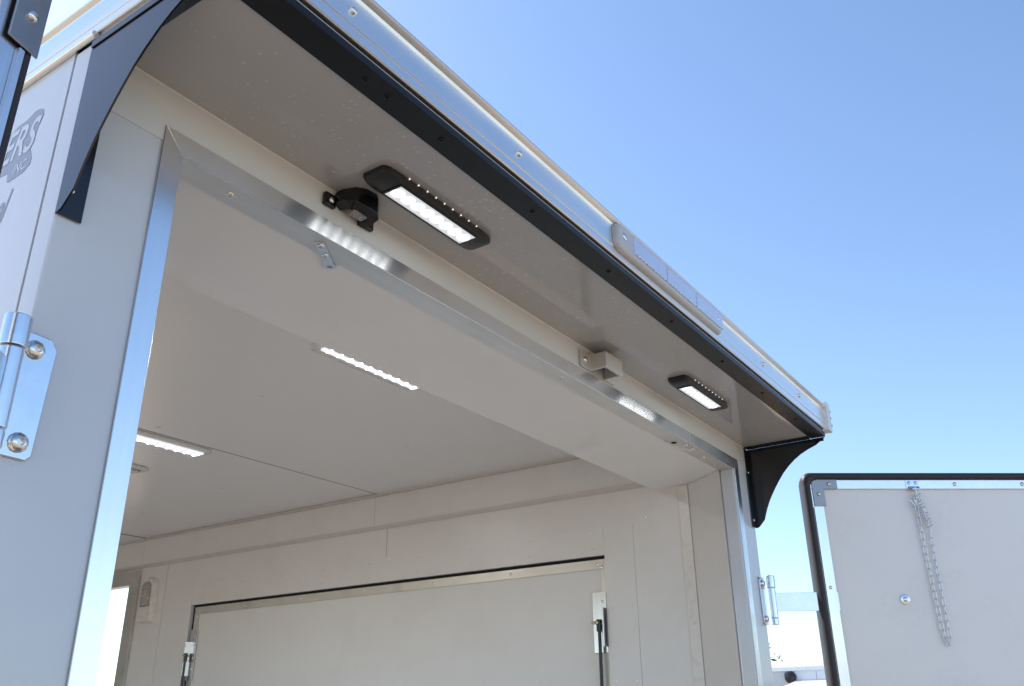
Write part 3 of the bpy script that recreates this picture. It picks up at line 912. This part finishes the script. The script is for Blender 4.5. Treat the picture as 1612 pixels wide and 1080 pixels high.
def rear_door(P, ang, inward, label, gw, gh=1.0):
    """P: hinge-side edge of the leaf; ang: direction of the leaf; inward: +1/-1 side that faced the inside"""
    d = Vector((math.cos(rad(ang)), math.sin(rad(ang)), 0))
    n = Vector((-d.y, d.x, 0)) * inward
    P = Vector((*P, 0))
    def f(p):      # (s along leaf, t out of inner face, z)
        v = P + d * p[0] + n * p[1]
        return (v.x, v.y, p[2])
    zt, zb, LW = 2.592, 0.60, 1.16
    leaf = MB().box(0.012, LW - 0.012, -0.048, 0.0, zb, zt - 0.014, f).build('rear_door', 'white_door', T, 0.002, label=label)
    # bulb gasket: a tube round the leaf with rounded corners
    def rrect(e, t, r=0.03):
        pts = []
        x0, x1, y0, y1 = e, LW - e, zb - 0.01 + e, zt + 0.004 - e
        for (cx, cz, a0) in ((x1 - r, y1 - r, 0), (x0 + r, y1 - r, 90), (x0 + r, y0 + r, 180), (x1 - r, y0 + r, 270)):
            for k in range(5):
                a = rad(a0 + k * 22.5)
                pts.append(f((cx + r * math.cos(a), t, cz + r * math.sin(a))))
        return pts
    g = MB()
    g.loft([rrect(0.003, -0.046), rrect(-0.002, -0.020), rrect(-0.003, 0.006 * gh), rrect(0.002, 0.018 * gh), rrect(gw * 0.5, 0.021 * gh), rrect(gw - 0.003, 0.016 * gh), rrect(gw, 0.004), rrect(gw, -0.046)], False, True)
    g.build('gasket', 'rubber', leaf, ang=60)
    # aluminium frame bars on the inner face
    fz = zt - 0.0185
    fr = MB().box(gw + 0.0015, LW - gw - 0.0015, 0.0005, 0.006, fz - 0.032, fz, f).build('frame_bar', 'alu_y', leaf, 0.0008)
    MB().box(gw + 0.0015, gw + 0.040, 0.0005, 0.006, zb + 0.02, fz - 0.0325, f).build('frame_bar', 'alu_z', leaf, 0.0008)
    MB().box(LW - gw - 0.040, LW - gw - 0.0015, 0.0005, 0.006, zb + 0.02, fz - 0.0325, f).build('frame_bar', 'alu_z', leaf, 0.0008)
    MB().box(gw + 0.0022, gw + 0.010, 0.0062, 0.013, zb + 0.02, fz - 0.099, f).build('frame_lip', 'alu_z', leaf, 0.0008)
    for s0, sg in ((gw + 0.006 if gw > 0.02 else -0.003, 1), (LW - gw - 0.006, -1)):
        bt_ = 0.0063 if gw > 0.02 else 0.0098
        cb = MB().prism([f((s0 + sg * a, bt_, z)) for a, z in ((0, fz + 0.0005), (0.092, fz + 0.0005), (0.092, fz - 0.0335), (0.042, fz - 0.0335), (0.042, fz - 0.095), (0, fz - 0.095))], n * 0.003).build('corner_bracket', 'bracket_grey', leaf, 0.0008, 1)
        screw(leaf, f((s0 + sg * 0.062, bt_ + 0.003, fz - 0.016)), n, 0.007, 0.005, 'screw_steel', 'socket')
        screw(leaf, f((s0 + sg * 0.020, bt_ + 0.003, fz - 0.052)), n, 0.007, 0.005, 'screw_steel', 'socket')
    for s in (0.552, 0.80):
        screw(leaf, f((s, 0.006, fz - 0.016)), n, 0.0075, 0.004, 'screw_steel', 'socket')
    for z in (2.2, 1.8, 1.4):
        screw(leaf, f((0.045, 0.006, z)), n, 0.006, 0.004, 'screw_steel', 'dome')
    # carriage bolt with washer on the inner skin
    for s, z in ((0.298, 2.160), (0.298, 1.30)):
        wsh = MB().tube([f((s, 0.0005, z)), f((s, 0.0032, z)), f((s, 0.0040, z))], [0.0165, 0.0165, 0.0145], 24).build('washer', 'zinc', leaf)
        MB().tube([f((s, 0.0041, z)), f((s, 0.008, z)), f((s, 0.0095, z))], [0.0085, 0.0078, 0.005], 12).build('bolt', 'screw_steel', wsh)
    return leaf, f, n, d, fz

leafR, fR, nR, dR, fzR = rear_door((2.653, -0.1540), -53.2, -1, 'open right rear door showing its white inner skin and black gasket', 0.024)
leafL, fL, nL, dL, fzL = rear_door((-0.140, -0.158), 200.0, 1, 'open left rear door, only its gasketed hinge edge in view', 0.012, 0.45)
# hinge straps from knuckle to leaf
def strap(k, e, label):
    k = Vector((*k, 0)); e = Vector((*e, 0))
    dd = (e - k).normalized(); nn = Vector((-dd.y, dd.x, 0))
    def f(p):
        v = k + dd * p[0] + nn * p[1]
        return (v.x, v.y, p[2])
    L = (e - k).length
    MB().box(0.004, L + 0.05, -0.0025, 0.0025, 2.125, 2.186, f).build('hinge_strap', 'zinc', T, 0.001, label=label)
strap((W + 0.024, -0.022), (2.653 + 0.012, -0.154 - 0.014), 'polished hinge strap between the post and right door')
strap((-0.024, -0.022), (-0.140 - 0.01, -0.158 + 0.02), 'polished hinge strap between the post and left door')

# ================================================================== chain hanging from the right door
ch = thing('door_chain', 'thin zinc chain with coil spring hanging on the open right door', 'chain', fR((0.400, 0.012, 2.55)))
hk = MB()
hk.box(0.372, 0.418, 0.0063, 0.0085, fzR - 0.030, fzR - 0.002, fR)
hk.prism([fR(p) for p in ((0.378, 0.0085, fzR - 0.024), (0.418, 0.0085, fzR - 0.024), (0.412, 0.026, fzR - 0.036), (0.384, 0.026, fzR - 0.036))], (0, 0, -0.0025))
hko = hk.build('hanger_tab', 'zinc', ch)
for s in (0.384, 0.408):
    screw(hko, fR((s, 0.0085, fzR - 0.012)), nR, 0.0065, 0.004, 'screw_steel', 'socket')
def link_mesh(L=0.029, Wd=0.0105, r=0.00125):
    b = MB()
    path = []
    h = L / 2 - Wd / 2
    for k in range(7):
        a_ = math.pi * k / 6
        path.append((Wd / 2 * math.cos(a_), 0, h + Wd / 2 * math.sin(a_)))
    for k in range(7):
        a_ = math.pi + math.pi * k / 6
        path.append((Wd / 2 * math.cos(a_), 0, -h + Wd / 2 * math.sin(a_)))
    b.tube(path, r, 6, True)
    me = bpy.data.meshes.new('link')
    bmesh.ops.recalc_face_normals(b.bm, faces=b.bm.faces)
    b.bm.to_mesh(me); b.bm.free()
    for p in me.polygons:
        p.use_smooth = True
    me.materials.append(MATS['zinc'])
    return me
LM = link_mesh()
pitch = 0.0252
base_q = nR.to_track_quat('-Y', 'Z')
def run(path_pts):
    # walk along the path placing links
    pts = [Vector(p) for p in path_pts]
    segs = [(b_ - a_).length for a_, b_ in zip(pts, pts[1:])]
    tot = sum(segs)
    nlk = int(tot / pitch)
    for i in range(nlk):
        dist = (i + 0.5) * pitch
        j = 0
        while j < len(segs) - 1 and dist > segs[j]:
            dist -= segs[j]; j += 1
        t = (pts[j + 1] - pts[j]).normalized()
        pos = pts[j] + t * dist
        side = t.cross(nR).normalized()
        q = Matrix((side, t.cross(side) if False else -nR, t)).transposed()
        q = Matrix(((side.x, nR.x, t.x), (side.y, nR.y, t.y), (side.z, nR.z, t.z))).to_quaternion()
        roll = Quaternion(t, rad(12 if i % 2 else 80) + random.uniform(-0.25, 0.25))
        place('link', LM, pos, ch, rot=roll @ q)
zA = 2.545
pathL = [fR((0.392, 0.016, 2.512)), fR((0.394, 0.012, 2.40)), fR((0.398, 0.012, 2.16)), fR((0.401, 0.012, 2.07)), fR((0.405, 0.012, 2.03)), fR((0.413, 0.014, 2.012)), fR((0.421, 0.012, 2.03)), fR((0.424, 0.012, 2.10)), fR((0.424, 0.012, 2.398))]
run(pathL)
# spring
sp = MB()
pts = []
A = Vector(fR((0.400, 0.020, 2.522))); B = Vector(fR((0.424, 0.020, 2.402)))
tt = (B - A).normalized(); s1 = tt.cross(nR).normalized(); s2 = tt.cross(s1)
N = 130
for k in range(N + 1):
    u = k / N
    rr = 0.0105
    an = u * 2 * math.pi * 11
    pts.append(A.lerp(B, u) + s1 * rr * math.cos(an) + s2 * rr * math.sin(an))
sp.tube(pts, 0.0016, 6)
sp.tube([Vector(fR((0.398, 0.020, fzR - 0.036))), A, B, B + tt * 0.018], 0.0014, 6)
sp.build('spring', 'zinc', ch)
MB().tube([fR((0.372, 0.02, 2.497)), fR((0.378, 0.022, 2.487)), fR((0.386, 0.022, 2.474)), fR((0.392, 0.020, 2.480)), fR((0.387, 0.020, 2.500))], 0.0016, 6).build('spring_clip', 'zinc', ch)

# ================================================================== running gear of the trailer (below the frame of the photo)
def ring_pts(c, r, axis_x, seg=24):
    return [(axis_x, c[0] + r * math.cos(2 * math.pi * k / seg), c[1] + r * math.sin(2 * math.pi * k / seg)) for k in range(seg)]
def wheel(parent, x, y, out):
    b = MB()
    c = (y, 0.34)
    xs = [(-0.10, 0.22), (-0.10, 0.31), (-0.07, 0.34), (0.07, 0.34), (0.10, 0.31), (0.10, 0.22)]
    b.loft([ring_pts(c, r, x + out * dx) for dx, r in xs], False, True)
    w = b.build('wheel', 'tyre', parent)
    r_ = MB()
    r_.loft([ring_pts(c, 0.225, x - out * 0.08), ring_pts(c, 0.222, x + out * 0.09), ring_pts(c, 0.15, x + out * 0.05), ring_pts(c, 0.06, x + out * 0.07), ring_pts(c, 0.02, x + out * 0.075)])
    r_.build('rim', 'alu_z', w)
    return w
for y in (3.2, 4.1):
    wheel(T, 0.11 - 0.18, y, -1)
    wheel(T, W - 0.11 + 0.18, y, 1)
for x in (0.5, 2.05):
    box('chassis_rail', 'black_strip_paint', T, x - 0.04, x + 0.04, 0.1, 6.4, 0.32, 0.4495)
for y in (3.2, 4.1):
    MB().cyl((-0.02, y, 0.34), (W + 0.02, y, 0.34), 0.035, 12).build('axle', 'black_strip_paint', T)

# ================================================================== neighbouring trailers and trees
def neighbour(x, y0, y1, z1, label, wid=2.4, vent=None):
    N = thing('parked_trailer', label, 'trailer', (x + wid / 2, (y0 + y1) / 2, 0), 'trailers parked beyond the open right door')
    box('body', 'white_skin', N, x, x + wid, y0, y1, 0.5, z1 - 0.09, 0.01)
    # rounded roof
    pts = []
    for k in range(9):
        a_ = math.pi / 2 * k / 8
        pts.append((x + 0.14 - 0.14 * math.cos(a_), y0 + 0.003, z1 - 0.14 + 0.14 * math.sin(a_)))
    for k in range(9):
        a_ = math.pi / 2 * (1 - k / 8)
        pts.append((x + wid - 0.14 + 0.14 * math.cos(a_), y0 + 0.003, z1 - 0.14 + 0.14 * math.sin(a_)))
    rf = MB().prism([(px, py, max(pz, z1 - 0.09 + 0.0005)) for px, py, pz in pts[2:-2]], (0, y1 - y0 - 0.006, 0)).build('roof', 'white_plastic', N)
    for xx in (x - 0.012, x + wid):
        box('roof_trim', 'alu_y', N, xx, xx + 0.012, y0, y1, z1 - 0.13, z1 - 0.088, 0.002)
        box('base_trim', 'alu_y', N, xx, xx + 0.012, y0, y1, 0.50, 0.62, 0.002)
    nn = 0
    y = y0 + 1.2
    while y < y1 - 0.3:
        box('wall_seam', 'seal_black', N, x - 0.0015, x - 0.0002, y, y + 0.004, 0.63, z1 - 0.135)
        y += 1.22
    for yy in ((y0 + y1) / 2 - 0.45, (y0 + y1) / 2 + 0.45):
        for xx, o_ in ((x + 0.05, -1), (x + wid - 0.05, 1)):
            wheel(N, xx - (-o_) * 0.0, yy, o_)
    fe = MB()
    yc = (y0 + y1) / 2
    fe.prism([(x - 0.22, yc - 1.0, 0.55), (x - 0.22, yc - 0.8, 0.80), (x - 0.22, yc + 0.8, 0.80), (x - 0.22, yc + 1.0, 0.55), (x - 0.22, yc + 0.95, 0.55), (x - 0.22, yc + 0.77, 0.77), (x - 0.22, yc - 0.77, 0.77), (x - 0.22, yc - 0.95, 0.55)], (0.2195, 0, 0))
    fe.build('fender', 'alu_y', N)
    if vent:
        vy, vz = vent
        b = MB()
        ol = [(0.0, 0.085), (0.05, 0.07), (0.085, 0.02), (0.075, -0.03), (0.03, -0.06), (-0.01, -0.09), (-0.05, -0.06), (-0.075, -0.02), (-0.075, 0.05), (-0.05, 0.08)]
        b.loft([[(x - 0.0003, vy - p * 1.0, vz + q) for p, q in ol], [(x - 0.04, vy - p * 0.9, vz + q * 0.9) for p, q in ol], [(x - 0.06, vy - p * 0.5, vz + q * 0.5) for p, q in ol]])
        b.build('vent_hood', 'black_plastic', N, label='black plastic vent hood on the side wall')
    return N
N1 = neighbour(12.0, -2.2, 5.6, 2.50, 'pale blue shaded trailer with black vent hood, seen past the hinge', vent=(3.01, 2.29))
# its awning flap, propped open and tilted so that the top catches the sun
MB().prism([(11.99, -1.0, 2.20), (11.99, 2.95, 2.20), (10.75, 2.95, 2.02), (10.75, -1.0, 2.02)], (0, 0, 0.045)).build('awning_flap', 'white_plastic', N1, 0.006, 2, label='propped white awning flap')
for yy in (-0.9, 2.85):
    MB().cyl((11.99, yy, 1.45), (10.80, yy, 2.02), 0.012, 10).build('awning_prop', 'screw_steel', N1)
N2 = neighbour(17.0, -9.5, -3.4, 2.45, 'white trailer parked farther right, hidden behind the open right door')
N3 = neighbour(13.5, 8.5, 15.0, 2.42, 'white trailer parked beyond the side doorway')

def tree(x, y, h, spread, label, seed, nleaf=900):
    rnd = random.Random(seed)
    t = thing('tree', label, 'tree', (x, y, 0), 'trees at the edge of the lot')
    b = MB()
    b.tube([(x, y, 0), (x + 0.05, y, h * 0.25), (x + 0.1, y + 0.05, h * 0.55), (x + 0.05, y, h * 0.9)], [0.14 * h / 5, 0.11 * h / 5, 0.07 * h / 5, 0.015], 8)
    tips = []
    for k in range(14):
        z0 = h * rnd.uniform(0.28, 0.8)
        an = rnd.uniform(0, 2 * math.pi)
        ln_ = spread * rnd.uniform(0.5, 1.0) * (1.15 - z0 / h * 0.6)
        e = (x + math.cos(an) * ln_, y + math.sin(an) * ln_, z0 + ln_ * rnd.uniform(0.5, 0.9))
        b.tube([(x + 0.05, y, z0), ((x + e[0]) / 2, (y + e[1]) / 2, z0 + (e[2] - z0) * 0.4), e], [0.04 * h / 5, 0.025 * h / 5, 0.008], 5)
        tips.append(e)
    b.build('trunk', 'trunk', t)
    c = MB()
    for k in range(nleaf):
        e = rnd.choice(tips)
        u = rnd.uniform(0.35, 1.08)
        p = Vector((x + (e[0] - x) * u + rnd.gauss(0, spread * .17), y + (e[1] - y) * u + rnd.gauss(0, spread * .17), h * 0.35 + (e[2] - h * 0.35) * u + rnd.gauss(0, spread * .15)))
        s = rnd.uniform(0.05, 0.12) * spread / 1.5
        d1 = Vector((rnd.gauss(0, 1), rnd.gauss(0, 1), rnd.gauss(0, 1))).normalized()
        d2 = d1.orthogonal().normalized()
        vs = [c.bm.verts.new(p + v_) for v_ in (d1 * s, d2 * s * .5, -d1 * s, -d2 * s * .5)]
        c.bm.faces.new(vs)
    c.build('crown', 'leaf', t, smooth=False)
tree(29.0, 10.2, 4.3, 1.6, 'small tree showing above the parked trailer roof', 3)
tree(27.0, 45.5, 3.9, 1.6, 'tree seen low through the side doorway', 5)
tree(30.0, 47.5, 3.5, 1.4, 'shorter tree seen low through the side doorway', 9)
